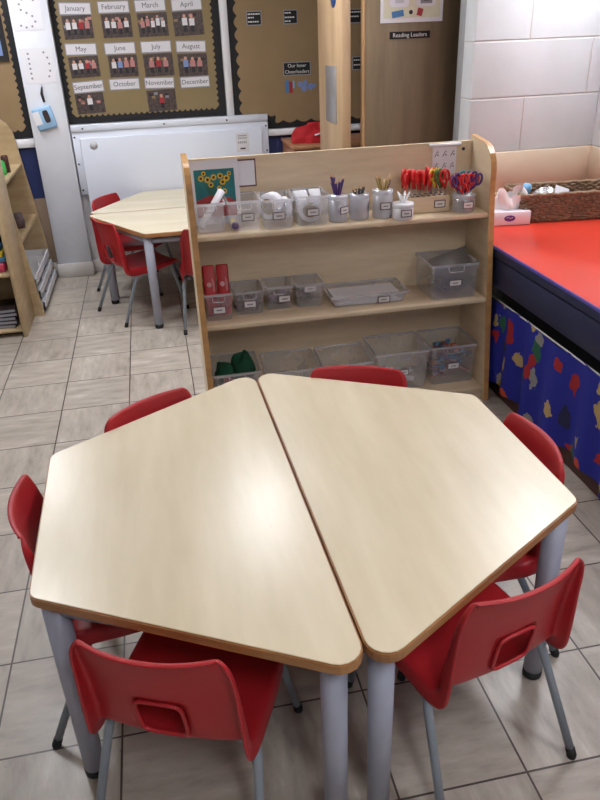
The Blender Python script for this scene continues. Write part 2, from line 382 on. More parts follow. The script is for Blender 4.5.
# ------------------------------------------------------------------ tables
HT = .56
def make_table(label, loc, rz):
    t = thing('trapezoid_table', label, 'table', loc, rz, 'trapezoid tables')
    s, dp, sh = 1.2538/2, .5990, .5506/2
    # local: long edge on x=0 along y, body towards -x
    def outline(i): return [(-i, -s+1.73*i), (-i, s-1.73*i), (-dp+i, sh-i*.58), (-dp+i, -sh+i*.58)]
    rads = [.043,.043,.035,.035]
    MB().prism(roundpoly(outline(.0008), rads), HT-.024, HT-.0012, 'band', bevel=.002).build('edge_band', t)
    MB().prism(roundpoly(outline(.004), [r-.003 for r in rads]), HT-.006, HT, 'maple', bevel=.0006).build('tabletop', t)
    legs = [(-.046,-s+.105),(-.046,s-.105),(-dp+.042,sh-.018),(-dp+.042,-sh+.018)]
    fr = MB()
    for a, b in zip(legs, legs[1:]+legs[:1]):
        a, b = Vector((*a, HT-.05)), Vector((*b, HT-.05)); dd = (b-a).normalized()
        fr.tube([a+dd*.02, b-dd*.02], .016, 'grey', seg=8)
    fr.build('under_frame', t)
    for (x, y) in legs:
        dx, dy = (0, 0)
        lg = MB().tube([(x,y,HT-.024),(x,y,.3),(x,y,.022)], [.0265,.0255,.0235], 'grey', seg=20).build('leg', t)
        MB().lathe([(0,0),(.021,0),(.024,.004),(.0245,.024),(0,.024)], 'rubber', (x,y,0), 20).build('foot', lg)
    return t
t1 = make_table('left half of the hexagonal maple-topped table in front, nearest the bare floor', (.2460,1.455,0), 1.5957-PI/2)
t2 = dup(t1, 'right half of the hexagonal maple-topped table in front, nearest the red worktop', (.2480,1.459,0), 1.5957+PI/2)
CFX = .176
t3 = dup(t1, 'front half of the hexagonal table by the white radiator, behind the shelf unit', (CFX,4.578,0), PI/2)
t4 = dup(t1, 'back half of the hexagonal table against the white radiator', (CFX,4.580,0), -PI/2)

# ------------------------------------------------------------------ chairs
def make_chair(label):
    t = thing('school_chair', label, 'chair', (0,0,0), 0, 'red plastic school chairs')
    # side profile, from the top of the back to the front lip: (y, z, half width, flange)
    P = [(-.222,.580,.125,.003),(-.219,.568,.138,.010),(-.208,.535,.143,.018),(-.197,.490,.145,.024),(-.190,.452,.146,.030),(-.182,.400,.148,.036),(-.174,.347,.150,.040),
         (-.160,.320,.152,.040),(-.130,.304,.155,.038),(-.08,.308,.157,.036),(0,.305,.160,.032),(.08,.309,.158,.028),(.14,.315,.150,.022),(.168,.307,.140,.014),(.178,.292,.130,.006)]
    us = [-1,-.9,-.66,-.34,-.11,.11,.34,.66,.9,1]
    m = MB(); bm = m.bm; rows = []
    N = len(P)
    for i, (y, z, w, fl) in enumerate(P):
        a = Vector(P[max(i-1,0)][:2]); b = Vector(P[min(i+1,N-1)][:2]); d = (b-a).normalized(); nrm = Vector((-d.y, d.x))  # towards the sitter
        if nrm.x < 0 and i < 7: nrm = -nrm
        if i >= 7 and nrm.y < 0: nrm = -nrm
        row = []
        cup = .028 if i < 7 else .010
        for u in us:
            k = cup*(abs(u)**2.2)
            off = nrm*k
            row.append(Vector((u*w, y+off.x, z+off.y + (.006*(1-u*u) if i < 2 else 0))))
        for sgn, pos in ((-1, 0), (1, None)):
            e = row[0] if sgn < 0 else row[-1]
            sx_ = sgn*min(1, fl/.02); f = Vector((e.x + sx_*.010, e.y - nrm.x*fl, e.z - nrm.y*fl))
            mid = Vector((e.x + sx_*.008, e.y - nrm.x*fl*.25, e.z - nrm.y*fl*.25))
            if sgn < 0: pre = [f, mid]
            else: row = pre + row + [mid, f]
        rows.append(row)
    lip = [Vector((p.x*.995, p.y-.010, p.z-.003)) for p in rows[0]]; rows = [lip] + rows
    g = [[bm.verts.new(p) for p in r] for r in rows]; fs = []
    for i in range(len(g)-1):
        for j in range(len(g[0])-1):
            if 5 <= i <= 6 and 5 <= j <= 7: continue    # the carrying hole
            fs.append(bm.faces.new((g[i][j], g[i][j+1], g[i+1][j+1], g[i+1][j])))
    m._fin(fs, 'red', True)
    loop = [g[5][5],g[5][6],g[5][7],g[5][8],g[6][8],g[7][8],g[7][7],g[7][6],g[7][5],g[6][5]]
    pts = [v.co.copy() for v in loop]; c = sum(pts, Vector())/len(pts)
    m.build('seat_shell', t, sub=2, solid=.005)
    rim = []
    n = 28; hw, hh = .047, .050
    for k in range(n):
        a = 2*PI*k/n; q = .36
        x = hw*math.copysign(abs(math.cos(a))**q, math.cos(a))*1.0; h = hh*math.copysign(abs(math.sin(a))**q, math.sin(a))
        rim.append(Vector((x, c.y + h*-.18 - .004, c.z + h - .003)))
    MB().tube(rim, .0042, 'red', seg=8, closed=True).build('hole_rim', t)
    fr = MB()
    for sx in (-1, 1): fr.tube([(sx*.126,-.125,.292),(sx*.126,.125,.292)], .0095, 'tube', seg=10)
    fr.tube([(-.126,.06,.292),(.126,.06,.292)], .008, 'tube', seg=10); fr.tube([(-.126,-.08,.292),(.126,-.08,.292)], .008, 'tube', seg=10)
    fr.build('seat_frame', t)
    for sx in (-1, 1):
        for back in (True, False):
            if back: pts = [(sx*.128,-.06,.288),(sx*.148,-.095,.287),(sx*.156,-.112,.278),(sx*.160,-.124,.252),(sx*.184,-.232,.008)]
            else: pts = [(sx*.126,.09,.292),(sx*.129,.118,.291),(sx*.133,.130,.28),(sx*.137,.137,.256),(sx*.165,.195,.008)]
            lg = MB().tube(pts, .0098, 'tube', seg=12).build('leg', t)
            e = Vector(pts[-1]); dd = (e-Vector(pts[-2])).normalized()
            MB().tube([e-dd*.018, e+dd*.002, (e.x,e.y,0.0005)], .0112, 'rubber', seg=12).build('foot', lg)
    return t
R = math.radians
ch = make_chair('red chair at the near left edge of the front table, back to the viewer')
ch.location = (-.038,1.130,0); ch.rotation_euler = (0,0,R(-23.3))
for lab, x, y, r in [
  ('red chair at the near right edge of the front table, back to the viewer', .546,1.147, 16),
  ('red chair at the left end of the front table, beside the open floor', -.190,1.480,-84),
  ('red chair at the far left edge of the front table, facing the viewer', .012,1.730,214.5),
  ('red chair at the front table, directly in front of the shelf unit', .475,1.762,161),
  ('red chair at the right end of the front table, beside the blue curtain', .670,1.445,90),
  ('red chair at the back table, nearest the white radiator', -.170,4.85,-121),
  ('red chair at the near left edge of the back table, seat and legs in view', -.150,4.355,-62.6),
  ('red chair at the back table, half hidden by the shelf unit', .245,4.10,0)]:
    dup(ch, lab, (x,y,0), R(r))

# ------------------------------------------------------------------ shelf unit
SX0, SX1, SB = .108, 1.352, 3.02
ZT, ZM, ZB = .822, .467, .060
def yfront(z): return 2.684 + .125*z
su = thing('shelf_unit', 'low birch shelf unit of three shelves between the two tables', 'shelf unit', ((SX0+SX1)/2, 2.85, 0))
ox, oy = (SX0+SX1)/2, 2.85
def side_prof():
    p = [(2.684,0)]
    p += [(yfront(z), z) for z in (.3,.6,.85,.93)]
    c = (2.90,.985); p += [(c[0]-.10*math.cos(a), c[1]+.10*math.sin(a)) for a in [R(k) for k in (0,20,40,60,80)]]
    p += [(SB,1.098),(SB,0)]
    return [(a-oy, b) for a, b in p]
for x0 in (SX0, SX1-.022):
    sp = MB().prism(side_prof(), x0-ox, x0+.022-ox, 'birch', 'x').build('side_panel', su)
    pr = side_prof()[:-1]; e = MB()
    ins = []
    for i, p in enumerate(pr):
        a = Vector(pr[max(i-1,0)]); b = Vector(pr[min(i+1,len(pr)-1)]); dd = (b-a).normalized(); ins.append((Vector(p)+Vector((-dd.y,dd.x))*.0025, Vector(p)-Vector((-dd.y,dd.x))*.0003))
    for (a0,b0),(a1,b1) in zip(ins, ins[1:]):
        q = [e.bm.verts.new((xx-ox, v.x, v.y)) for xx in (x0-.0006, x0+.0226) for v in (a0,a1,b1,b0)]
        fs = [e.bm.faces.new([q[k] for k in f]) for f in ((0,1,2,3),(7,6,5,4),(0,4,5,1),(1,5,6,2),(2,6,7,3),(3,7,4,0))]
        bmesh.ops.recalc_face_normals(e.bm, faces=fs); e._fin(fs, 'birchedge')
    o = e.build('edge_trim', sp); o['label'] = 'orange-brown varnished front edge'
bx0, bx1 = SX0+.0225-ox, SX1-.0225-ox
MB().box((bx0,SB-.018-oy,.02),(bx1,SB-oy,1.078),'birch').build('back_panel', su)
for z in (ZT, ZM, ZB):
    yf = yfront(z)+.008-oy
    s = MB().box((bx0,yf,z-.022),(bx1,SB-.0185-oy,z),'birchh',bevel=.003).build('shelf', su)
    MB().box((bx0+.001,yf-.003,z-.020),(bx1-.001,yf+.001,z-.002),'birch',bevel=.0008,seg=1).build('front_edge', s)
MB().box((bx0,yfront(0)+.03-oy,0.0),(bx1,yfront(0)+.05-oy,.037),'birch').build('kick_board', su)
for x in (1.291,.16): MB().lathe([(0,-.003),(.007,-.003),(.007,0),(0,0)],'ink',(x-ox,SB-.018-oy,1.047),12,Matrix.Rotation(-PI/2,3,'X')).build('screw_cap', su)

def label_plate(parent, w, h, x, y, z, tilt=0, name='label_card'):
    m = MB(); m.box((-w/2,-.0015,-h/2),(w/2,0,h/2),'labelframe'); k = min(w,h)*.14
    m.box((-w/2+k,-.0022,-h/2+k),(w/2-k,-.0014,h/2-k),'labelcard')
    m.box((-w*.22,-.0026,-h*.10),(w*.22,-.0021,h*.08),'greyink')
    return m.build(name, parent, (x,y,z), (tilt,0,0))
def clear_bin(name, label, x0, x1, yf, z, h, dep, group='clear plastic bins on the shelf unit', mat='clear', lab=(.055,.032), handle=True, taper=.92, cat='plastic bin', labx=0, labz=.5):
    w = x1-x0; cx = (x0+x1)/2; t = thing(name, label, cat, (cx,yf,z+.0008), 0, group)
    m = MB(); th = .0022
    def ring(zz, k, inset=0):
        hw = w/2*k-inset; y0 = dep/2-(dep/2)*k+inset; y1 = dep/2+(dep/2)*k-inset
        return [Vector((a,b,zz)) for a, b in roundpoly([(-hw,y0),(hw,y0),(hw,y1),(-hw,y1)], min(.012,hw*.3), 3)]
    rings = [ring(h, 1), ring(.006, taper), ring(.0, taper-.02)]
    vs = [[m.bm.verts.new(p) for p in r] for r in rings]; fs = []
    for a, b in zip(vs, vs[1:]):
        n = len(a)
        for k in range(n): fs.append(m.bm.faces.new((a[k],a[(k+1)%n],b[(k+1)%n],b[k])))
    fs.append(m.bm.faces.new(vs[-1])); m._fin(fs, mat, False); m.build('bin_body', t)
    r = MB(); A, B, C, D = ring(h-.009,1.0,-.0045), ring(h+.001,1.0,-.0045), ring(h+.001,1.0,.0012), ring(h-.009,1.0,-.0006)
    q = [[r.bm.verts.new(p) for p in k] for k in (A,B,C,D)]; fs = []
    for a, b in zip(q, q[1:]+q[:1]):
        n = len(a)
        for k in range(n): fs.append(r.bm.faces.new((a[k],a[(k+1)%n],b[(k+1)%n],b[k])))
    r._fin(fs, 'rim', False); r.build('rim', t)
    if handle:
        hw = min(.034, w*.22); zz = h-.008
        MB().tube([(-hw,-.003,zz),(-hw,-.006,zz-.018),(-hw*.8,-.006,zz-.024),(hw*.8,-.006,zz-.024),(hw,-.006,zz-.018),(hw,-.003,zz)], .0026, 'rim', seg=6).build('handle', t)
    if lab:
        lean = -math.atan2(dep/2*(1-taper), h)
        yy = dep/2*(1-taper)*(1-labz) - .003
        label_plate(t, lab[0], lab[1], labx, yy, h*labz - .004, -lean)
    return t
# --- top shelf
b1 = clear_bin('plastic_bin','clear bin at the left end of the top shelf, holding a white paper tube',.134,.248,2.822,ZT,.115,.17,lab=None)
b2 = clear_bin('plastic_bin','clear bin second from the left on the top shelf, holding a glue stick',.262,.386,2.822,ZT,.115,.17,lab=(.052,.032),labx=.012)
b3 = clear_bin('plastic_bin','clear bin holding a large tape roll, left of the two tape bins',.397,.515,2.80,ZT,.115,.17,lab=(.052,.032))
b4 = clear_bin('plastic_bin','clear bin of white tape rolls beside the purple pencils',.530,.660,2.815,ZT,.115,.17,lab=(.052,.032))
ptube = MB().tube([(0,0,0),(.098,.065,.122)], .014, 'paper', seg=20).build('paper_tube', None, (.152,2.852,ZT+.022)); tag(ptube,'white paper tube slanting out of the leftmost clear bin','paper tube')
gs = thing('glue_stick','yellow glue stick with purple end lying inside the second clear bin','glue stick',(.285,2.842,ZT+.0225))
ax = Matrix.Rotation(PI/2,3,'X'); axo = Matrix.Rotation(-PI/2,3,'X')
MB().lathe([(0,-.06),(.013,-.06),(.013,.0),(0,.0)],'scyellow',(0,0,0),18,ax).build('barrel',gs)
MB().lathe([(0,0),(.0145,.0),(.0145,.014),(.008,.014),(.007,.010),(0,.010)],'scpurple',(0,0,0),18,ax).build('cap',gs)
def tape_roll(label, loc, r, w, rz, group):
    t = thing('tape_roll', label, 'tape roll', loc, rz, group); axm = Matrix.Rotation(PI/2,3,'Y')
    MB().lathe([(r*.62,-w/2),(r,-w/2),(r,w/2),(r*.62,w/2),(r*.62,-w/2)],'paper',(0,0,0),30,axm).build('tape',t)
    MB().lathe([(r*.56,-w/2-.001),(r*.62,-w/2-.001),(r*.62,w/2+.001),(r*.56,w/2+.001),(r*.56,-w/2-.001)],'penciltan',(0,0,0),30,axm).build('core',t)
    return t
tape_roll('large white tape roll standing in the bin beside the glue stick bin',(.438,2.885,ZT+.078),.050,.05,R(50),'tape rolls in the clear bins')
tape_roll('small white tape roll at the right of the large tape roll',(.494,2.895,ZT+.064),.042,.022,R(20),'tape rolls in the clear bins')
tape_roll('white tape roll facing forward in the bin by the purple pencils',(.592,2.858,ZT+.057),.048,.03,R(80),'tape rolls in the clear bins')
tape_roll('white tape roll at the back left of the bin by the purple pencils',(.566,2.93,ZT+.075),.044,.05,R(4),'tape rolls in the clear bins')
tape_roll('white tape roll at the back right of the bin by the purple pencils',(.625,2.93,ZT+.077),.044,.045,R(-4),'tape rolls in the clear bins')
def pot(label, cx, cy, r, h, mat='frosted', lab=True, labx=0., name='pencil_pot', cat='pot'):
    t = thing(name, label, cat, (cx,cy,ZT+.0008), 0, 'pots on the top shelf')
    MB().lathe([(0,0),(r*.94,0),(r,.006),(r,h),(r-.0022,h),(r-.0022,.005),(0,.004)], mat, (0,0,0), 28).build('pot_body', t)
    MB().lathe([(r+.0005,h-.016),(r+.002,h-.012),(r+.002,h-.002),(r+.0005,h+.001)], mat if mat == 'whiteplastic' else 'rim', (0,0,0), 28).build('collar', t)
    if lab:
        a = math.asin(max(-1, min(1, labx/r))); o = label_plate(t, .046, .03, labx, -r*math.cos(a)-.003, h*.47); o.rotation_euler = (0,0,a)
    return t
pot('frosted pot of purple pencils, leftmost of the pencil pots',.708,2.862,.039,.104,labx=.018)
pot('frosted pot of short black pencils, middle of the three pencil pots',.798,2.872,.041,.100,labx=.038)
pot('frosted pot of tan and maroon pencils, rightmost of the three pencil pots',.897,2.868,.041,.110)
pot('small white pot of white sticks in front of the wooden scissor block',.966,2.812,.042,.062,'whiteplastic')
pot('grey pot of purple and red scissors at the right end of the top shelf',1.242,2.852,.048,.072,'smoke')
def pencils(cx, cy, n, label, group, body, tip, L, r, spread, name='pencil', cat='pencil', zb=ZT+.012, leanlo=.05):
    first = None
    for k in range(n):
        a = 2*PI*k/n + random.uniform(-.25,.25); q = spread*random.uniform(.75,1.0); ln = L*random.uniform(.88,1.06)
        base = Vector((cx-.55*q*math.cos(a), cy-.55*q*math.sin(a), zb)); top = Vector((cx+q*math.cos(a), cy+q*math.sin(a), zb+ln))
        d = (top-base).normalized(); rot = Vector((0,0,1)).rotation_difference(d).to_euler()
        if first is None:
            t = thing(name, label, cat, base, 0, group)
            MB().lathe([(0,0),(r,0),(r,L*.92),(0,L*.92)], body, (0,0,0), 6).build('barrel', t)
            MB().lathe([(r,L*.92),(r*.9,L*.925),(r*.25,L*.985),(0,L)], tip, (0,0,0), 8).build('tip', t)
            first = t; t.rotation_euler = rot
        else:
            t = dup(first, label, base, 0); t.rotation_euler = rot
        t.scale = (1,1,ln/L)
pencils(.708,2.862,10,'purple pencil standing in the leftmost pencil pot','purple pencils','pencilpurple','pencilwood',.175,.0052,.034)
pencils(.798,2.872,7,'black pencil standing in the middle pencil pot','black pencils','pencilblack','pencilwood',.128,.0052,.034)
pencils(.897,2.868,5,'tan pencil standing in the rightmost pencil pot','tan pencils','penciltan','pencilwood',.165,.0048,.036)
pencils(.904,2.873,2,'maroon pencil standing in the rightmost pencil pot','maroon pencils','pencildark','pencilwood',.160,.004,.036)
pencils(.966,2.812,6,'white stick standing in the small white pot','white sticks','whiteplastic','whiteplastic',.105,.004,.036,'craft_stick','stick')
# scissor block
sb = thing('scissor_block','pale wooden block full of red handled scissors on the top shelf','scissor block',(1.088,2.865,ZT+.0008))
MB().box((-.092,0,0),(.098,.085,.066),'birchh',bevel=.003).build('block',sb)
label_plate(sb,.05,.032,.055,-.002,.034)
dk = MB()
for i in range(8):
    for j in range(2): dk.box((-.086+i*.0235,.012+j*.04,.0655),(-.074+i*.0235,.03+j*.04,.0668),'ink')
dk.build('slot_row', sb)
scis = {}
def scissors(col, label, loc, rot, group):
    if col in scis: t = dup(scis[col], label, loc, 0, group); t.rotation_euler = rot; return t
    t = thing('scissors', label, 'scissors', loc, 0, group); t.rotation_euler = rot
    # handles up: origin at the pivot
    for s in (-1, 1):
        pts = []
        for k in range(14):
            a = 2*PI*k/14; pts.append((s*(.0135+.0115*math.cos(a)), 0, .056+.021*math.sin(a)-.004*math.cos(a)))
        h = MB().tube(pts, .0052, col, seg=7, closed=True); h.tube([(0,s*.001,.004),(s*.006,s*.001,.022),(s*.011,0,.036)], [.004,.0048,.0045], col, seg=7)
        h.build('handle', t)
    MB().prism([(-.005,.01),(.005,.01),(.003,-.045),(0,-.052),(-.003,-.045)], -.001, .001, 'steel', 'y').build('blade', t)
    MB().lathe([(0,-.002),(.003,-.002),(.003,.002),(0,.002)],'steel',(0,0,.002),10,Matrix.Rotation(PI/2,3,'X')).build('pivot', t)
    scis[col] = t; return t
cols = ['scred']*16; 
for i in range(8):
    for j in range(2):
        col = 'scred'
        if j == 0 and i == 5: col = 'scyellow'
        if j == 0 and i == 6: col = 'scgreen'
        lab = {'scred':'red handled scissors standing in the wooden scissor block','scyellow':'yellow handled scissors in the wooden scissor block','scgreen':'green handled scissors in the wooden scissor block'}[col]
        x = 1.088-.080+i*.0235 - (.0 if i else .008); y = 2.865+.021+j*.04
        scissors(col, lab, (x,y,ZT+.082+.004*((i*7+j*3)%4)), (random.uniform(-.1,.1), random.uniform(-.14,.08), random.uniform(.7,1.5) if j else random.uniform(.3,1.2)), 'red scissors in the block' if col == 'scred' else None)
for k, col in enumerate(['scpurple','scred','scteal','scpurple','scred','scpurple','scred','scred','scpurple']):
    a = 2*PI*k/9; lab = {'scred':'red handled scissors in the grey pot at the right end','scpurple':'purple handled scissors in the grey pot at the right end','scteal':'teal handled scissors in the grey pot at the right end'}[col]
    q = .025 if k else .0
    scissors(col, lab, (1.242+q*math.cos(a), 2.852+q*math.sin(a), ZT+.070+.006*(k%3)), (.35*-math.sin(a)*-1*.6, .45*math.cos(a), random.uniform(-.6,.6)), {'scred':'red scissors in the pot','scpurple':'purple scissors in the pot'}.get(col))

# things on the back panel
pa = thing('flower_painting','child\'s flower painting on a white card, propped behind the leftmost bin','painting',(.233,2.975,ZT+.0008)); pa.rotation_euler = (R(-5),0,0)
MB().box((-.098,-.003,0),(.096,0,.25),'card').build('mount',pa)
def arty():
    m = MB(); m.box((-.083,-.0042,.03),(.078,-.003,.215),'teal'); return m
arty().build('ground',pa)
m = MB(); m.prism([(-.083,.03),(.078,.03),(.078,.085),(.05,.105),(.02,.098),(-.02,.118),(-.05,.108),(-.083,.095)],-.0048,-.0042,'redpaint','y'); m.build('red_foreground',pa)
fl = MB()
for (x, z, r) in [(-.056,.182,.013),(-.03,.176,.014),(-.005,.184,.013),(.022,.188,.013),(.046,.178,.014),(.03,.164,.013),(-.018,.156,.012),(.014,.140,.011),(.034,.128,.012),(-.044,.20,.010),(.058,.196,.009)]:
    fl.tube([(x,-.0044,z),(x*.4,-.0044,.11)], .0012, 'stem', seg=5)
    fl.prism([(x+r*(1.0 if k%2 else .72)*math.cos(PI*k/9), z+r*(1.0 if k%2 else .72)*math.sin(PI*k/9)) for k in range(18)], -.0056, -.0044, 'flower', 'y')
    fl.prism([(x+r*.45*math.cos(PI*k/6), z+r*.45*math.sin(PI*k/6)) for k in range(12)], -.0062, -.0054, 'brownpaint', 'y')
fl.build('flowers',pa)
nt = MB(); nt.box((.318,2.9985,.958),(.402,3.0015,1.066),'maroon'); nt.box((.323,2.9975,.964),(.397,2.999,1.060),'paper'); tag(nt.build('framed_notice'),'blank white notice with a maroon border on the shelf unit back','notice')
po = thing('hanging_poster','small white picture sheet clipped at the right of the shelf unit back','poster',(1.205,2.997,1.07))
MB().tube([(-.068,-.008,0),(.068,-.008,0)],.008,'whiteplastic',seg=14).build('clip_rail',po)
m = MB(); m.box((-.053,-.003,-.118),(.053,-.0015,-.004),'paper'); m.build('sheet',po)
m = MB()
for i in range(3):
    for j in range(2):
        x, z = -.035+i*.035, -.035-j*.048
        m.tube([(x-.008,-.0036,z-.012),(x+.004,-.0036,z+.010),(x+.009,-.0036,z+.004)],.0018,'greyink',seg=5); m.prism([(x+.006+.004*math.cos(PI*k/4), z-.006+.004*math.sin(PI*k/4)) for k in range(8)],-.0042,-.003,'greyink','y')
m.build('printed_pictures',po)

# --- middle shelf
clear_bin('plastic_bin','clear bin of two red folders at the left of the middle shelf',.134,.247,2.795,ZM,.115,.18,lab=(.055,.034),labz=.45)
clear_bin('plastic_bin','clear bin of mauve pieces beside the red folder bin',.262,.382,2.835,ZM,.10,.15,lab=(.055,.034))
clear_bin('plastic_bin','clear bin of mauve pieces, middle of the three small middle shelf bins',.396,.508,2.86,ZM,.10,.13,lab=(.055,.034),labx=.02)
clear_bin('plastic_bin','clear bin of dark pieces beside the paper tray',.522,.642,2.855,ZM,.10,.135,lab=(.055,.03),labz=.85)
def pieces(label, cx, cy, z, w, dep, h, mats, n=26, name='craft_pieces', seed=1):
    rnd = random.Random(seed); m = MB()
    for k in range(n):
        x, y, zz = rnd.uniform(-w/2,w/2), rnd.uniform(-dep/2,dep/2), rnd.uniform(.006,h)
        r = rnd.uniform(.007,.014); rot = Matrix.Rotation(rnd.uniform(0,3),3,'Z') @ Matrix.Rotation(rnd.uniform(-.6,.6),3,'X')
        m.box((x-r*1.4,y-r,zz-r*.5),(x+r*1.4,y+r,zz+r*.5), rnd.choice(mats), .002, 1, rot)
    o = m.build(name, None, (cx,cy,z+.008)); o['kind'] = 'stuff'; tag(o, label, 'craft pieces'); return o
pieces('heap of small mauve pieces in the bin beside the red folders',.322,2.91,ZM,.085,.105,.045,['stuffbrown','cover'],40,seed=1)
pieces('heap of small mauve pieces in the middle small bin of the middle shelf',.452,2.925,ZM,.075,.08,.045,['stuffbrown','stuffbrown','violet'],36,seed=2)
pieces('heap of dark pieces in the bin beside the paper tray',.582,2.92,ZM,.08,.085,.055,['cover','stuffbrown'],40,seed=3)
for k, lab in enumerate(['left red folder standing in the folder bin','right red folder standing in the folder bin']):
    t = thing('red_folder', lab, 'folder', (.1655+.0505*k+.003,2.832,ZM+.012), 0, 'red folders in the bin'); t.rotation_euler = (R(-18),0,R(2-5*k))
    MB().box((-.0245,0,0),(.0245,.03,.208),'folderred',bevel=.006).build('cover',t)
    m = MB(); m.prism([(.010*math.cos(PI*k2/8)-.004, .128+.010*math.sin(PI*k2/8)) for k2 in range(16)],-.0012,0,'emblem','y')
    for q in range(3): m.box((.010+q*.003,-.0012,.10),(.0112+q*.003,0,.155-.008*q),'emblem')
    m.build('emblem',t)
tr = clear_bin('paper_tray','shallow clear tray of white paper on the middle shelf',.662,.998,2.80,ZM,.048,.185,lab=(.055,.032),labx=.06,handle=False,cat='tray')
m = MB()
for k in range(7): m.box((-.145+.003*(k%3),-.08,.004*k),(.145+.003*(k%2),.075,.004*k+.003),'paper',rot=Matrix.Rotation(R(1.5*((k*5)%4-1.5)),3,'Z'))
tag(m.build('paper_stack',None,(.828,2.895,ZM+.006)),'stack of white paper lying in the shallow clear tray','paper')
bb = clear_bin('lidded_box','deep clear box with its lid tipped open at the right of the middle shelf',1.092,1.298,2.77,ZM,.152,.215,mat='smoke',lab=(.058,.03),cat='box',taper=.96)
ld = MB().box((-.090,-.066,-.002),(.090,.066,.002),'greylid',bevel=.0015,seg=1).build('box_lid',None,(1.222,2.885,ZM+.106),(R(68),R(-15),R(2))); tag(ld,'grey clear lid leaning across the top of the deep box','lid')
pieces('dark oddments inside the deep clear box',1.195,2.885,ZM,.13,.12,.06,['cover','stuffbrown','greylid'],30,name='oddments',seed=5)
# --- bottom shelf
clear_bin('plastic_bin','clear bin of dark green felt at the left of the bottom shelf',.136,.335,2.745,ZB,.185,.22,lab=None)
clear_bin('plastic_bin','clear bin second from the left on the bottom shelf, beside the green felt',.365,.595,2.752,ZB,.165,.22,lab=(.055,.032))
clear_bin('plastic_bin','clear bin in the middle of the bottom shelf, behind a red chair',.612,.835,2.752,ZB,.165,.22,lab=(.055,.032))
clear_bin('plastic_bin','clear bin second from the right on the bottom shelf, with a white label',.852,1.094,2.765,ZB,.185,.22,lab=(.058,.032))
clear_bin('plastic_bin','clear bin of mixed pens at the right end of the bottom shelf',1.108,1.318,2.77,ZB,.185,.215,lab=(.058,.032))
def lump(label, name, loc, r, mat, seed, sz=(1,1,.8), cat='felt'):
    rnd = random.Random(seed); ph = [rnd.uniform(0,6) for _ in range(6)]; m = MB()
    def f(u, v):
        th, a = v*PI, u*2*PI; k = 1 + .16*math.sin(3*a+ph[0])*math.sin(2*th+ph[1]) + .1*math.sin(5*a+ph[2]+3*th)
        return (r*k*math.sin(th)*math.cos(a)*sz[0], r*k*math.sin(th)*math.sin(a)*sz[1], r*k*math.cos(th)*sz[2])
    m.sheet(f, 28, 14, mat); return tag(m.build(name, None, loc), label, cat)
lump('dark green felt bundle bulging from the right of the felt bin','felt_bundle',(.275,2.86,ZB+.165),.056,'greenfelt',3,(.85,1.05,1.1))
lump('dark green felt bundle at the left of the felt bin','felt_bundle',(.190,2.84,ZB+.148),.046,'greenfelt',8,(.9,1.05,1.1))
pieces('red counters under the green felt',.236,2.80,ZB+.11,.10,.04,.03,['reddot','greenfelt'],24,name='counters',seed=9)
pieces('pale papers and pieces in the bin second from the right on the bottom shelf',.973,2.87,ZB,.16,.12,.05,['paper','greyink','card'],18,seed=11)
pieces('mauve pens and packets in the bin at the right end of the bottom shelf',1.213,2.868,ZB,.155,.145,.135,['stuffmulti','stuffmulti','orange','violet','stuffbrown','bluebit','emblem'],110,name='pens_heap',seed=12)
pieces('few small pieces in the bin beside the green felt',.48,2.86,ZB,.16,.12,.03,['cover','greyink','card'],10,seed=13)

# ------------------------------------------------------------------ worktop, base and curtain
CXF = 1.362
wt = thing('worktop','red laminate worktop with navy edge along the right wall','worktop',(1.77,1.5,0))
def L(lo, hi): return (lo[0]-1.77,lo[1]-1.5,lo[2]),(hi[0]-1.77,hi[1]-1.5,hi[2])
MB().box(*L((CXF+.003,-.4,.660),(XR-.033,3.465,.684)),'redtop',bevel=.0015,seg=1).build('red_surface',wt)
MB().box(*L((CXF-.004,-.4,.672),(CXF+.0028,3.465,.6845)),'purple',bevel=.0015,seg=1).build('edge_strip',wt)
MB().box(*L((CXF-.002,-.4,.640),(CXF+.03,3.465,.6715)),'navy',bevel=.001,seg=1).build('front_edge',wt)
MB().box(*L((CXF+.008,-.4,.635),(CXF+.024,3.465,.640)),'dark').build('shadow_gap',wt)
cb = thing('base_unit','navy panelled base unit under the red worktop','base unit',(1.77,1.5,0))
MB().box(*L((CXF+.002,-.38,.515),(CXF+.022,3.46,.634)),'navy',bevel=.0015,seg=1).build('fascia_panel',cb)
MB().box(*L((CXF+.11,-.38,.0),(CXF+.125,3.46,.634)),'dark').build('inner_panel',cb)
MB().box(*L((CXF+.05,-.38,.0),(CXF+.065,3.46,.075)),'plinth').build('plinth',cb)
for y in (3.44,1.2,-.38): MB().box(*L((CXF+.126,y,0),(XR-.04,y+.018,.634)),'navy').build('end_panel',cb)
ct = thing('fabric_curtain','blue curtain with a colourful pattern hanging under the red worktop','curtain',(CXF+.022,1.5,0))
def cf(u, v):
    y = -1.75 + 3.05*u; z = .452 - .385*v - .012*math.sin(y*9)*v
    if u > .0: z += .006*math.sin(y*14)*(1-v)
    a = .004+.014*v
    x = a*math.sin(y*34 + 1.3*math.sin(y*5)) + .010*v*math.sin(y*13+1) - .006*v
    return (x, y, z)
MB().sheet(cf, 420, 16, 'curtain').build('cloth',ct)
MB().tube([(.004,-1.75+3.05*k/20,.452) for k in range(21)],.0035,'cord',seg=6).build('curtain_wire',ct)

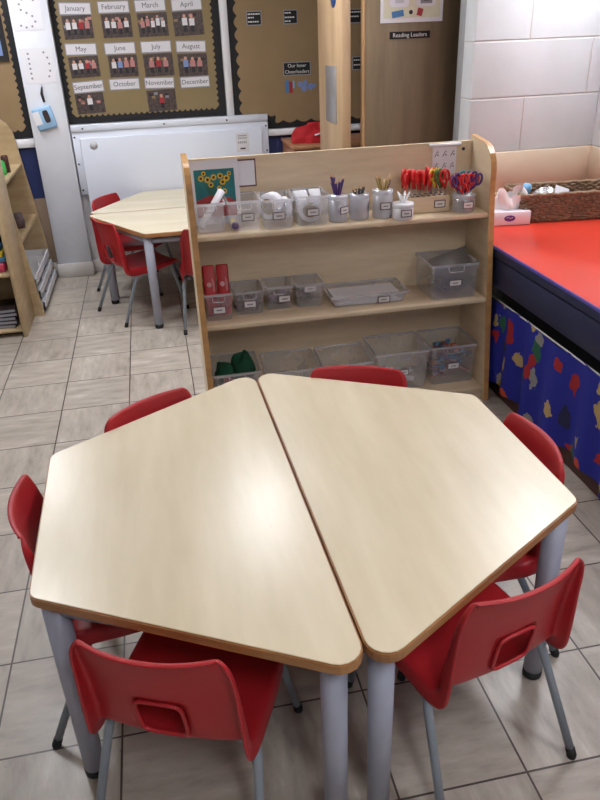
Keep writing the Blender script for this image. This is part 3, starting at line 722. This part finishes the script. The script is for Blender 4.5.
# things on the worktop
tb = thing('tissue_box','white tissue box with a purple oval beside the wicker basket','tissue box',(1.585,3.115,.6848),R(-8))
MB().box((-.085,-.055,0),(.085,.055,.062),'tissuebox',bevel=.002,seg=1).build('carton',tb)
lg = MB(); lg.prism([(-.012+.026*math.cos(PI*k/12), .032+.014*math.sin(PI*k/12)) for k in range(24)],-.0562,-.055,'logo','y'); lg.build('oval_logo',tb)
m = MB(); m.tube([(-.028,-.0566,.034),(-.018,-.0566,.038),(-.010,-.0566,.031),(.002,-.0566,.037)],.0012,'chalk',seg=5); m.build('white_script',tb)
def tf(u, v):
    a = u*2*PI; r = (.032+.026*math.sin(PI*v*.75))*(1-.25*v); z = .060+.078*v
    p = (1+.35*math.sin(3*a+2*v)+.2*math.sin(7*a))
    return (r*1.25*p*math.cos(a)-.008, .55*r*p*math.sin(a), z + .022*v*math.sin(2*a+.6) + .010*v*math.sin(5*a))
MB().sheet(tf, 48, 10, 'tissue').build('tissue',tb)
bk = thing('wicker_basket','dark brown wicker basket on the red worktop','basket',(1.885,3.175,.6848),R(-6))
BW, BD, BH = .235, .115, .118
def rr(w, d, r=.03, n=5): return roundpoly([(-w,-d),(w,-d),(w,d),(-w,d)], r, n)
def resample(poly, n):
    P = [Vector(p) for p in poly]; P.append(P[0]); D = [0]
    for a, b in zip(P, P[1:]): D.append(D[-1]+(b-a).length)
    out = []; k = 0
    for i in range(n):
        s = D[-1]*i/n
        while D[k+1] < s: k += 1
        f = (s-D[k])/max(1e-9, D[k+1]-D[k]); p = P[k].lerp(P[k+1], f); tg = (P[k+1]-P[k]).normalized(); out.append((p, Vector((tg.y,-tg.x))))
    return out
w = MB()
NR = 11
for r_ in range(NR):
    z = .007+BH*r_/NR; gsc = 1+.05*r_/NR; pp = resample(rr(BW*gsc,BD*gsc), 160)
    w.tube([(p.x+n.x*.0062*math.sin(i*PI/2.5+PI*r_), p.y+n.y*.0062*math.sin(i*PI/2.5+PI*r_), z+.0018*math.sin(i*1.7+r_)) for i, (p, n) in enumerate(pp)], .0062, 'wicker', seg=5, closed=True)
w.box((-BW*.98,-BD*.98,.0),(BW*.98,BD*.98,.008),'wicker'); w.build('woven_body',bk)
MB().tube([(p.x,p.y,BH+.006+.002*math.sin(i*.9)) for i,(p,n) in enumerate(resample(rr(BW*1.055,BD*1.06),150))],.0085,'wicker',seg=7,closed=True).build('rim',bk)
def film(label, name, loc, r, mat, seed):
    return lump(label, name, loc, r, mat, seed, (1.3,.8,.7), 'wrapping')
film('crumpled clear film in the left of the basket','clear_film',(1.79,3.17,.6848+.098),.048,'film',21)
tag(MB().lathe([(0,0),(.022,0),(.024,.03),(.018,.045),(0,.047)],'bluecap',(0,0,0),20).build('bottle_cap',None,(1.705,3.215,.6848+.105),(.3,.2,0)),'pale blue cap at the left of the basket','cap')
tag(MB().box((-.033,-.002,-.02),(.033,.002,.02),'card').build('gift_card',None,(1.84,3.115,.6848+.125),(R(-40),R(18),R(-12))),'small white card lying on the basket contents','card')

# ------------------------------------------------------------------ back wall: radiator
RY = 5.195
ra = thing('radiator','long white panel radiator on the back wall','radiator',(.14,YB-.001,0))
def lo(x, y, z): return (x-.14, y-(YB-.001), z)
MB().box(lo(-.505,RY+.012,.56),lo(.80,YB-.021,.962),'radiator',bevel=.003,seg=1).build('casing',ra)
MB().box(lo(-.505,RY+.004,.962),lo(.80,YB-.021,1.005),'radiator',bevel=.003,seg=1).build('top_rail',ra)
MB().box(lo(-.46,RY-.006,.30),lo(.755,RY+.012,.925),'radiator',bevel=.008).build('front_panel',ra)
for x, z in [(-.49,.93),(-.49,.76),(-.49,.59),(.785,.93),(.785,.77),(-.43,.982),(.10,.982),(.52,.982)]:
    MB().lathe([(0,-.003),(.006,-.003),(.006,0),(0,0)],'ink',lo(x,RY+(.012 if z<.96 else .004),z),10,axo).build('screw',ra)
MB().lathe([(0,-.0015),(.026,-.0015),(.026,0),(0,0)],'sticker',lo(-.375,RY-.006,.875),24,axo).build('round_sticker',ra)
rl = MB().box(lo(.57,RY-.0085,.775),lo(.66,RY-.006,.895),'card').build('info_card',ra)
m = MB()
for k, z in enumerate((.875,.86)): m.box(lo(.585,RY-.0095,z),lo(.645,RY-.0085,z+.006),'greyink')
for k in range(5): m.box(lo(.585+.0125*k,RY-.0095,.828),lo(.593+.0125*k,RY-.0085,.842),'greyink')
m.box(lo(.598,RY-.0095,.79),lo(.635,RY-.0085,.80),'ink'); m.build('lettering',rl)
for x in (-.40,.66): MB().tube([lo(x,YB-.032,.57),lo(x,YB-.032,.10)],.009,'rail',seg=10).build('pipe',ra); MB().box(lo(x-.03,YB-.0215,.62),lo(x+.03,YB-.0005,.66),'rail').build('wall_bracket',ra)

# ------------------------------------------------------------------ display boards
def scallop(p0, p1, n, depth, side):
    # waves from p0 to p1, bulging to 'side'
    p0, p1 = Vector(p0), Vector(p1); d = p1-p0; nn = Vector((-d.y,d.x)).normalized()*side; out = []
    for k in range(n*6):
        f = k/(n*6); out.append(tuple(p0+d*f+nn*depth*abs(math.sin(PI*k/6))))
    return out
def board(label, x0, x1, z0, z1, ix0, ix1, iz0, iz1, paper, dep=.028, amp=.014, nx=18, nz=14):
    t = thing('display_board', label, 'display board', ((x0+x1)/2, YB-.001, z0)); cx = (x0+x1)/2
    MB().box((x0-cx,-.018,0),(x1-cx,0,z1-z0),'black').build('backing_board',t)
    poly = scallop((ix0-cx,iz0-z0),(ix1-cx,iz0-z0),nx,amp,-1)+scallop((ix1-cx,iz0-z0),(ix1-cx,iz1-z0),nz,amp,-1)+scallop((ix1-cx,iz1-z0),(ix0-cx,iz1-z0),nx,amp,-1)+scallop((ix0-cx,iz1-z0),(ix0-cx,iz0-z0),nz,amp,-1)
    o = MB().prism(poly,-.0195,-.018,paper,'y').build('backing_paper',t); o['label'] = 'tan paper with a scalloped edge'
    return t
board('tan display board of months in a scalloped black border', -.512,.528,1.009,1.96,-.47,.468,1.062,1.90,'kraft',nx=26,nz=22)
bd2 = board('tan display board with black notes behind the oak door leaf', .582,1.80,.905,1.96,.64,1.74,1.005,1.90,'kraft2',nx=14,nz=12,amp=.022)
MB().prism([(.86-1.191,.04),(.865-1.191,.075),(.84-1.191,.125),(1.70-1.191,.125),(1.70-1.191,.05)]+[(1.70-1.191-.84*k/60,.05-.018*abs(math.sin(k*PI/7))) for k in range(1,60)],-.0192,-.018,'kraft2','y').build('lower_paper',bd2)
board('tan display board left of the white pillar', -1.9,-.752,.94,1.96,-1.85,-.80,.995,1.90,'kraft2',nx=26,nz=22)
WY = YB-.0203
def pinned(name, label, cat, cx, cz, w, h, mat, group=None, border=None, rz=0, y=WY):
    t = thing(name, label, cat, (cx,y,cz), 0, group); t.rotation_euler = (0,rz,0)
    m = MB()
    if border: m.box((-w/2,-.001,-h/2),(w/2,0,h/2),border); m.box((-w/2+.006,-.0018,-h/2+.006),(w/2-.006,-.0008,h/2-.006),mat)
    else: m.box((-w/2,-.0018,-h/2),(w/2,0,h/2),mat)
    m.build('sheet',t); return t
months = [('January',-.361,1.673,.03),('February',-.128,1.675,0),('March',.098,1.677,-.02),('April',.326,1.675,-.03),('May',-.363,1.447,.02),('June',-.122,1.443,0),('July',.106,1.443,0),('August',.329,1.436,.03),('September',-.353,1.228,-.04),('October',-.123,1.233,0),('November',.102,1.230,.02),('December',.334,1.225,-.01)]
for nme, x, z, rz in months:
    t = pinned('month_card','white card reading %s on the months board' % nme,'card',x,z,.195,.070,'card','month cards','greyink',rz)
    letters(nme,.041,'cardink',t,(0,-.0022,.001))
def photo(label, x, z, w, h, kidsl, seed):
    rnd = random.Random(seed); t = pinned('class_photo',label,'photo',x,z,w,h,'photobg','class photos on the months board',None,rnd.uniform(-.04,.04),WY-.0004)
    m = MB(); n = len(kidsl); sp = min(w*.86/n, .045); x0 = -sp*(n-1)/2
    for k in range(6): xx = rnd.uniform(-w/2+.012,w/2-.012); zz = rnd.uniform(.0,h/2-.02); m.box((xx-.012,-.0022,zz-.008),(xx+.012,-.0016,zz+.008),rnd.choice(['kraft2','kidpink','cover','kiddark','greyink']))
    for k, c in enumerate(kidsl):
        xx = x0+sp*k; b = -h*.36+rnd.uniform(0,.006); hh = h*rnd.uniform(.62,.74)
        m.box((xx-sp*.24,-.0024,b),(xx+sp*.24,-.0018,b+hh*.42),'kiddark')
        m.box((xx-sp*.36,-.0026,b+hh*.38),(xx+sp*.36,-.002,b+hh*.8),c)
        m.prism([(xx+sp*.22*math.cos(PI*q/5), b+hh*.9+sp*.26*math.sin(PI*q/5)) for q in range(10)],-.0026,-.0018,'skin','y')
    m.build('pictured_children',t)
W_, R_, K_, D_, B_ = 'kidwhite','kidred','kidpink','kiddark','kidblue'
for nme, x, z, w, h, kd in [('January',-.36,1.571,.18,.132,[W_,W_,R_,K_]),('February',-.121,1.571,.183,.133,[W_,W_,K_,W_]),('March',.103,1.569,.186,.134,[K_,K_,W_,W_,W_]),('April',.327,1.569,.19,.138,[W_,W_]),
    ('May',-.358,1.345,.185,.122,[W_,W_,R_,K_]),('June',-.114,1.341,.181,.128,[W_,B_,K_,K_]),('July',.111,1.337,.188,.132,[K_,R_,K_]),('August',.331,1.328,.19,.132,[B_,K_,K_]),('September',-.357,1.129,.18,.124,[W_]),('November',.105,1.124,.186,.13,[R_])]:
    photo('class photo of %s under the %s card' % ({1:'one child',2:'two children'}.get(len(kd),'several children'), nme), x, z, w, h, kd, len(nme)*7+int(x*100))
def scribble(t, w, lines, mat='chalk', y=-.0026, x0=None):
    m = MB(); rnd = random.Random(len(lines)*5+int(w*900))
    for z, f in lines:
        x = -w/2*.8
        while x < -w/2*.8 + w*.8*f:
            l_ = rnd.uniform(.006,.016); m.box((x,y,z-.004),(x+l_,y+.0008,z+.004),mat); x += l_+.004
    m.build('handwriting',t)
t = pinned('black_notice','small black notice at the upper left of the board behind the door leaf','notice',.752,1.584,.10,.085,'black',None,'greyink'); scribble(t,.10,[(.024,.9),(.004,.5),(-.02,.9)])
t = pinned('black_notice','small black notice upper right, beside the oak door leaf','notice',.993,1.584,.095,.085,'black',None,'greyink'); scribble(t,.095,[(.024,.5),(-.002,.8),(-.024,.5)])
t = pinned('black_notice','black sign with two lines of lettering in the middle of the board','notice',1.025,1.275,.19,.084,'black',None,'greyink'); letters('Our Inner',.031,'chalk',t,(0,-.0024,.018)); letters('Cheerleaders',.031,'chalk',t,(0,-.0024,-.019))
t = pinned('black_notice','black notice seen through the gap between the door leaves, upper','notice',1.438,1.575,.11,.085,'black',None,'greyink'); scribble(t,.11,[(.024,.8),(-.002,.6)])
t = pinned('black_notice','black notice seen through the gap between the door leaves, lower','notice',1.465,1.29,.11,.085,'black',None,'greyink'); scribble(t,.11,[(.02,.8),(-.01,.6)])
ro = thing('paper_rosettes','red blue and lilac paper figures under the lettered black sign','decoration',(1.05,WY,1.165))
m = MB()
m.box((-.11,-.002,-.035),(-.085,-.0005,.04),'posterblue'); m.box((-.083,-.002,-.04),(-.06,-.0005,.03),'kidred'); m.box((-.058,-.002,-.01),(-.045,-.0005,.035),'bluecap'); m.build('paper_figures',ro)
m = MB()
for x, z, r in [(-.005,.012,.022),(.03,.02,.02),(.02,-.015,.024),(.065,-.005,.026),(.09,.0,.016)]:
    m.prism([(x+r*(1 if k%2 else .7)*math.cos(PI*k/7), z+r*(1 if k%2 else .7)*math.sin(PI*k/7)) for k in range(14)],-.003,-.0005,'kidblue','y')
m.build('lilac_flowers',ro)
fr = thing('framed_picture','black framed picture on the board at the left edge of the view','picture',(-.94,WY,1.52)); MB().box((-.14,-.012,-.12),(.135,0,.14),'black').build('frame',fr); MB().box((-.11,-.0135,-.09),(.105,-.012,.11),'kidblue').build('artwork',fr)
# on the brown door
dp = thing('pinned_poster','pale poster with pictures on the brown door','poster',(1.338,3.8445,1.60)); MB().box((-.163,-.002,-.072),(.158,0,.19),'paper').build('sheet',dp)
m = MB(); m.box((-.148,-.0028,-.052),(.142,-.002,.17),'posterpale')
m.prism(roundpoly([(-.118,-.005),(-.018,-.005),(-.018,.13),(-.118,.13)],.02),-.0036,-.0028,'paper','y'); m.prism(roundpoly([(.018,-.005),(.118,-.005),(.118,.13),(.018,.13)],.02),-.0036,-.0028,'paper','y'); m.build('picture_panels',dp)
m = MB(); m.box((-.09,-.0044,.012),(-.045,-.0036,.06),'sticker'); m.box((.04,-.0044,.008),(.10,-.0036,.09),'greyink'); m.box((.055,-.005,.02),(.085,-.0042,.05),'ink')
m.box((-.105,-.0048,-.048),(-.045,-.0028,-.02),'posterblue',rot=Matrix.Rotation(R(-8),3,'Y')); m.box((.025,-.0048,-.045),(.052,-.0028,-.012),'kidred',rot=Matrix.Rotation(R(14),3,'Y')); m.prism([(-.008+.010*math.cos(PI*k/6),-.028+.010*math.sin(PI*k/6)) for k in range(12)],-.004,-.0028,'ink','y'); m.build('drawn_pictures',dp)
ds = thing('door_sign','black strip sign reading Reading Leaders on the brown door','sign',(1.329,3.8445,1.472)); MB().box((-.105,-.002,-.016),(.105,0,.016),'black').build('strip',ds); letters('Reading Leaders',.027,'chalk',ds,(0,-.0024,.0))
# on the pillar
PY = 5.1995
def dots(t, pts, r=.0065):
    m = MB()
    for x, z in pts: m.prism([(x+r*math.cos(PI*k/5), z+r*math.sin(PI*k/5)) for k in range(10)],-.003,-.0018,'greyink','y')
    m.build('printed_dots',t)
t = pinned('dotted_sheet','white sheet with an S of grey dots, upper sheet on the pillar','sheet',-.645,1.655,.175,.185,'paper','dotted sheets on the pillar',None,0,PY)
dots(t,[(.05,.07),(.02,.082),(-.015,.075),(-.035,.05),(-.03,.02),(0,.003),(.03,-.015),(.042,-.045),(.02,-.07),(-.015,-.075),(-.045,-.065)])
t = pinned('dotted_sheet','white sheet with two columns of grey dots, lower sheet on the pillar','sheet',-.633,1.365,.19,.20,'paper','dotted sheets on the pillar',None,0,PY)
dots(t,[(-.05,.07-.028*k) for k in range(6)]+[(.045,.075),(.062,.045),(.068,.01),(.066,-.03),(.055,-.062)])
pn = thing('hanging_pen','small dark pen hanging on the pillar above the blue packet','pen',(-.643,PY-.006,1.20)); MB().tube([(0.008,0,.045),(0,0,.005),(.006,0,-.045)],[.004,.009,.007],'ink',seg=10).build('barrel',pn); MB().tube([(.008,0,.042),(.010,-.001,.058)],.0015,'kidred',seg=6).build('clip',pn)
pk = thing('wipes_packet','pale blue packet with a dark oval flap hung on the pillar','packet',(-.652,PY,1.06)); pk.rotation_euler = (0,R(-12),0)
MB().box((-.062,-.03,-.068),(.062,0,.068),'bluepack',bevel=.012).build('wrapper',pk)
m = MB().prism([(.018+.018*math.copysign(abs(math.cos(PI*k/10))**.5,math.cos(PI*k/10)), .008+.038*math.copysign(abs(math.sin(PI*k/10))**.5,math.sin(PI*k/10))) for k in range(20)],-.033,-.03,'cover','y'); m.build('flap',pk)
m = MB().box((-.062,-.0315,-.03),(-.02,-.0298,.05),'paper'); m.build('white_panel',pk)

# ------------------------------------------------------------------ low cupboard with red cloth by the doors
lc = thing('low_cupboard','low brown cupboard behind the oak door leaf','cupboard',(1.30,5.0,0))
MB().box((-.40,-.20,.06),(.40,.23,.82),'cabwood',bevel=.003,seg=1).build('carcass',lc); MB().box((-.41,-.22,.82),(.41,.232,.842),'cabwood',bevel=.004).build('top',lc); MB().box((-.38,-.17,0),(.38,.2,.06),'dark').build('plinth',lc)
for s in (-1, 1):
    d_ = MB().box((.004 if s > 0 else -.392,-.217,.08),(.392 if s > 0 else -.004,-.201,.81),'cabwood',bevel=.002,seg=1).build('cupboard_door',lc); MB().tube([(s*.03,-.23,.50),(s*.03,-.23,.58)],.005,'steel',seg=8).build('handle',d_)
def cl(u, v):
    th, a = v*PI*.5, u*2*PI; k = 1+.12*math.sin(4*a)+.07*math.sin(9*a+4*th)
    return (.155*k*math.sin(th)*math.cos(a), .105*k*math.sin(th)*math.sin(a), .095*max(0,math.cos(th))**.7*(1+.25*math.sin(3*a+5*th))+.002)
cloth = thing('folded_cloth','red cloth bundle lying on the low brown cupboard','cloth',(1.075,4.97,.8425)); MB().sheet(cl,48,14,'redcloth').build('fabric',cloth); MB().tube([(-.02,-.10,.05),(.02,-.107,.062),(.06,-.10,.045)],.005,'paper',seg=7).build('white_trim',cloth)

# ------------------------------------------------------------------ bookcases at the left
u1 = thing('bookcase','beech bookcase with open shelves at the left edge of the view','bookcase',(-1.35,4.26,0)); o1 = Vector((-1.35,4.26,0))
def B1(lo_, hi_, mat, nm, bev=.002): return MB().box(Vector(lo_)-o1,Vector(hi_)-o1,mat,bevel=bev,seg=1).build(nm,u1)
B1((-.852,4.09,0),(-.83,4.425,1.12),'bookwood','side_panel'); B1((-1.88,4.09,0),(-1.858,4.425,1.12),'bookwood','side_panel'); B1((-1.857,4.408,.02),(-.853,4.425,1.1),'bookwood','back_panel')
for z in (.05,.375,.74,1.09): B1((-1.857,4.10,z-.02),(-.853,4.407,z),'bookwood','shelf')
u2 = thing('sloping_bookcase','beech bookcase with sloping sides standing against the back wall by the pillar','bookcase',(-1.0,4.83,0)); o2 = Vector((-1.0,4.83,0))
def slopex(z): return -.77-.10*z
def prof(y0, y1):
    p = [(-1.2,0),(slopex(0),0),(slopex(.95),.95)]; p += [(slopex(.95)-.12+.12*math.cos(R(k)), .95+.13*math.sin(R(k))) for k in (20,45,70,90)]; p += [(-1.2,1.08)]
    return MB().prism([(a+1.0,b) for a, b in p], y0-4.83, y1-4.83, 'bookwood','y').build('side_panel',u2)
prof(4.43,4.452); prof(5.21,5.232)
MB().box((-.2,-.377,.02),(-.185,.379,1.05),'bookwood').build('back_panel',u2)
for z in (.46,.79): MB().box((-.184,-.377,z-.018),(slopex(z)+1.0-.004,.379,z),'bookwood').build('shelf',u2)
m = MB(); 
t = thing('storage_tray','white plastic tray stack with three tiers at the bottom of the sloping bookcase','trays',(-.90,4.83,.0))
for k in range(3):
    z = .02+.075*k; mm = MB(); mm.box((-.16,-.36,z),(.135-.012*k,.36,z+.006),'whiteplastic'); mm.box((.125-.012*k,-.36,z),(.135-.012*k,.36,z+.05),'whiteplastic'); mm.box((-.16,-.36,z),(.135-.012*k,-.35,z+.05),'whiteplastic'); mm.box((-.16,.35,z),(.135-.012*k,.36,z+.05),'whiteplastic'); mm.build('tray',t)
for y in (-.35,-.01,.33): MB().tube([(.10,y,.0),(.085,y,.23)],.006,'whiteplastic',seg=8).build('support_rod',t)
tag(MB().lathe([(0,0),(.018,0),(.02,.03),(.016,.07),(.01,.08),(0,.082)],'greenplastic',(0,0,0),18).build('green_bottle',None,(-.900,4.80,.7905)),'small green bottle on the top shelf of the sloping bookcase','bottle')
tag(MB().lathe([(0,0),(.02,0),(.02,.075),(.014,.09),(0,.09)],'kidpink',(0,0,0),18).build('pink_bottle',None,(-.935,4.76,.7905)),'small pink bottle beside the green bottle','bottle')
tag(MB().lathe([(0,0),(.022,0),(.022,.09),(.018,.1),(0,.1)],'plinth',(0,0,0),18).build('brown_pot',None,(-.893,4.88,.7905)),'small brown pot on the top shelf of the sloping bookcase','pot')
tag(MB().lathe([(0,0),(.03,0),(.034,.05),(.026,.09),(0,.092)],'stuffbrown',(0,0,0),18).build('mauve_jar',None,(-.875,4.82,.4605)),'mauve jar on the middle shelf of the sloping bookcase','jar')
# on the near bookcase
tag(MB().box((-.09,-.07,0),(.06,.07,.05),'pink',bevel=.01).build('pink_tub',None,(-.935,4.20,.3755)),'pink tub on the middle shelf of the near bookcase','tub')
rnd = random.Random(5)
for k, (mt, nm) in enumerate([('bluebit','blue'),('scyellow','yellow'),('posterblue','dark blue')]):
    tag(MB().box((-.07,-.06,0),(.06,.06,.028),mt,bevel=.006).build('toy_box',None,(-.93-.008*k,4.205,.4265+.029*k)),'small %s toy box stacked on the pink tub' % nm,'toy box','toy boxes')
tag(MB().box((-.09,-.05,0),(.09,.05,.33),'cover').build('black_folder',None,(-1.0,4.345,.376)),'dark folder standing behind the pink tub','folder')
for k in range(5):
    b = thing('picture_book','dark picture book lying on the bottom shelf of the near bookcase','book',(-1.0+.008*(k%2),4.23,.0505+.022*k),R(2*k-4),'dark books on the bottom shelf')
    MB().box((-.13,-.10,.0),(.12,.10,.02),'cover',bevel=.002,seg=1).build('cover',b); MB().box((-.126,-.1012,.003),(.117,-.098,.017),'greyink').build('page_block',b)

# ------------------------------------------------------------------ world and view
wd = bpy.data.worlds.new('world'); sc.world = wd; wd.use_nodes = True
wd.node_tree.nodes['Background'].inputs[0].default_value = (.8,.85,1,1); wd.node_tree.nodes['Background'].inputs[1].default_value = .15
sc.cycles.transparent_max_bounces = 32; sc.cycles.max_bounces = 12
sc.view_settings.view_transform = 'Standard'; sc.view_settings.look = 'None'; sc.view_settings.exposure = 0.45; sc.view_settings.gamma = 1.0; sc.view_settings.use_curve_mapping = False
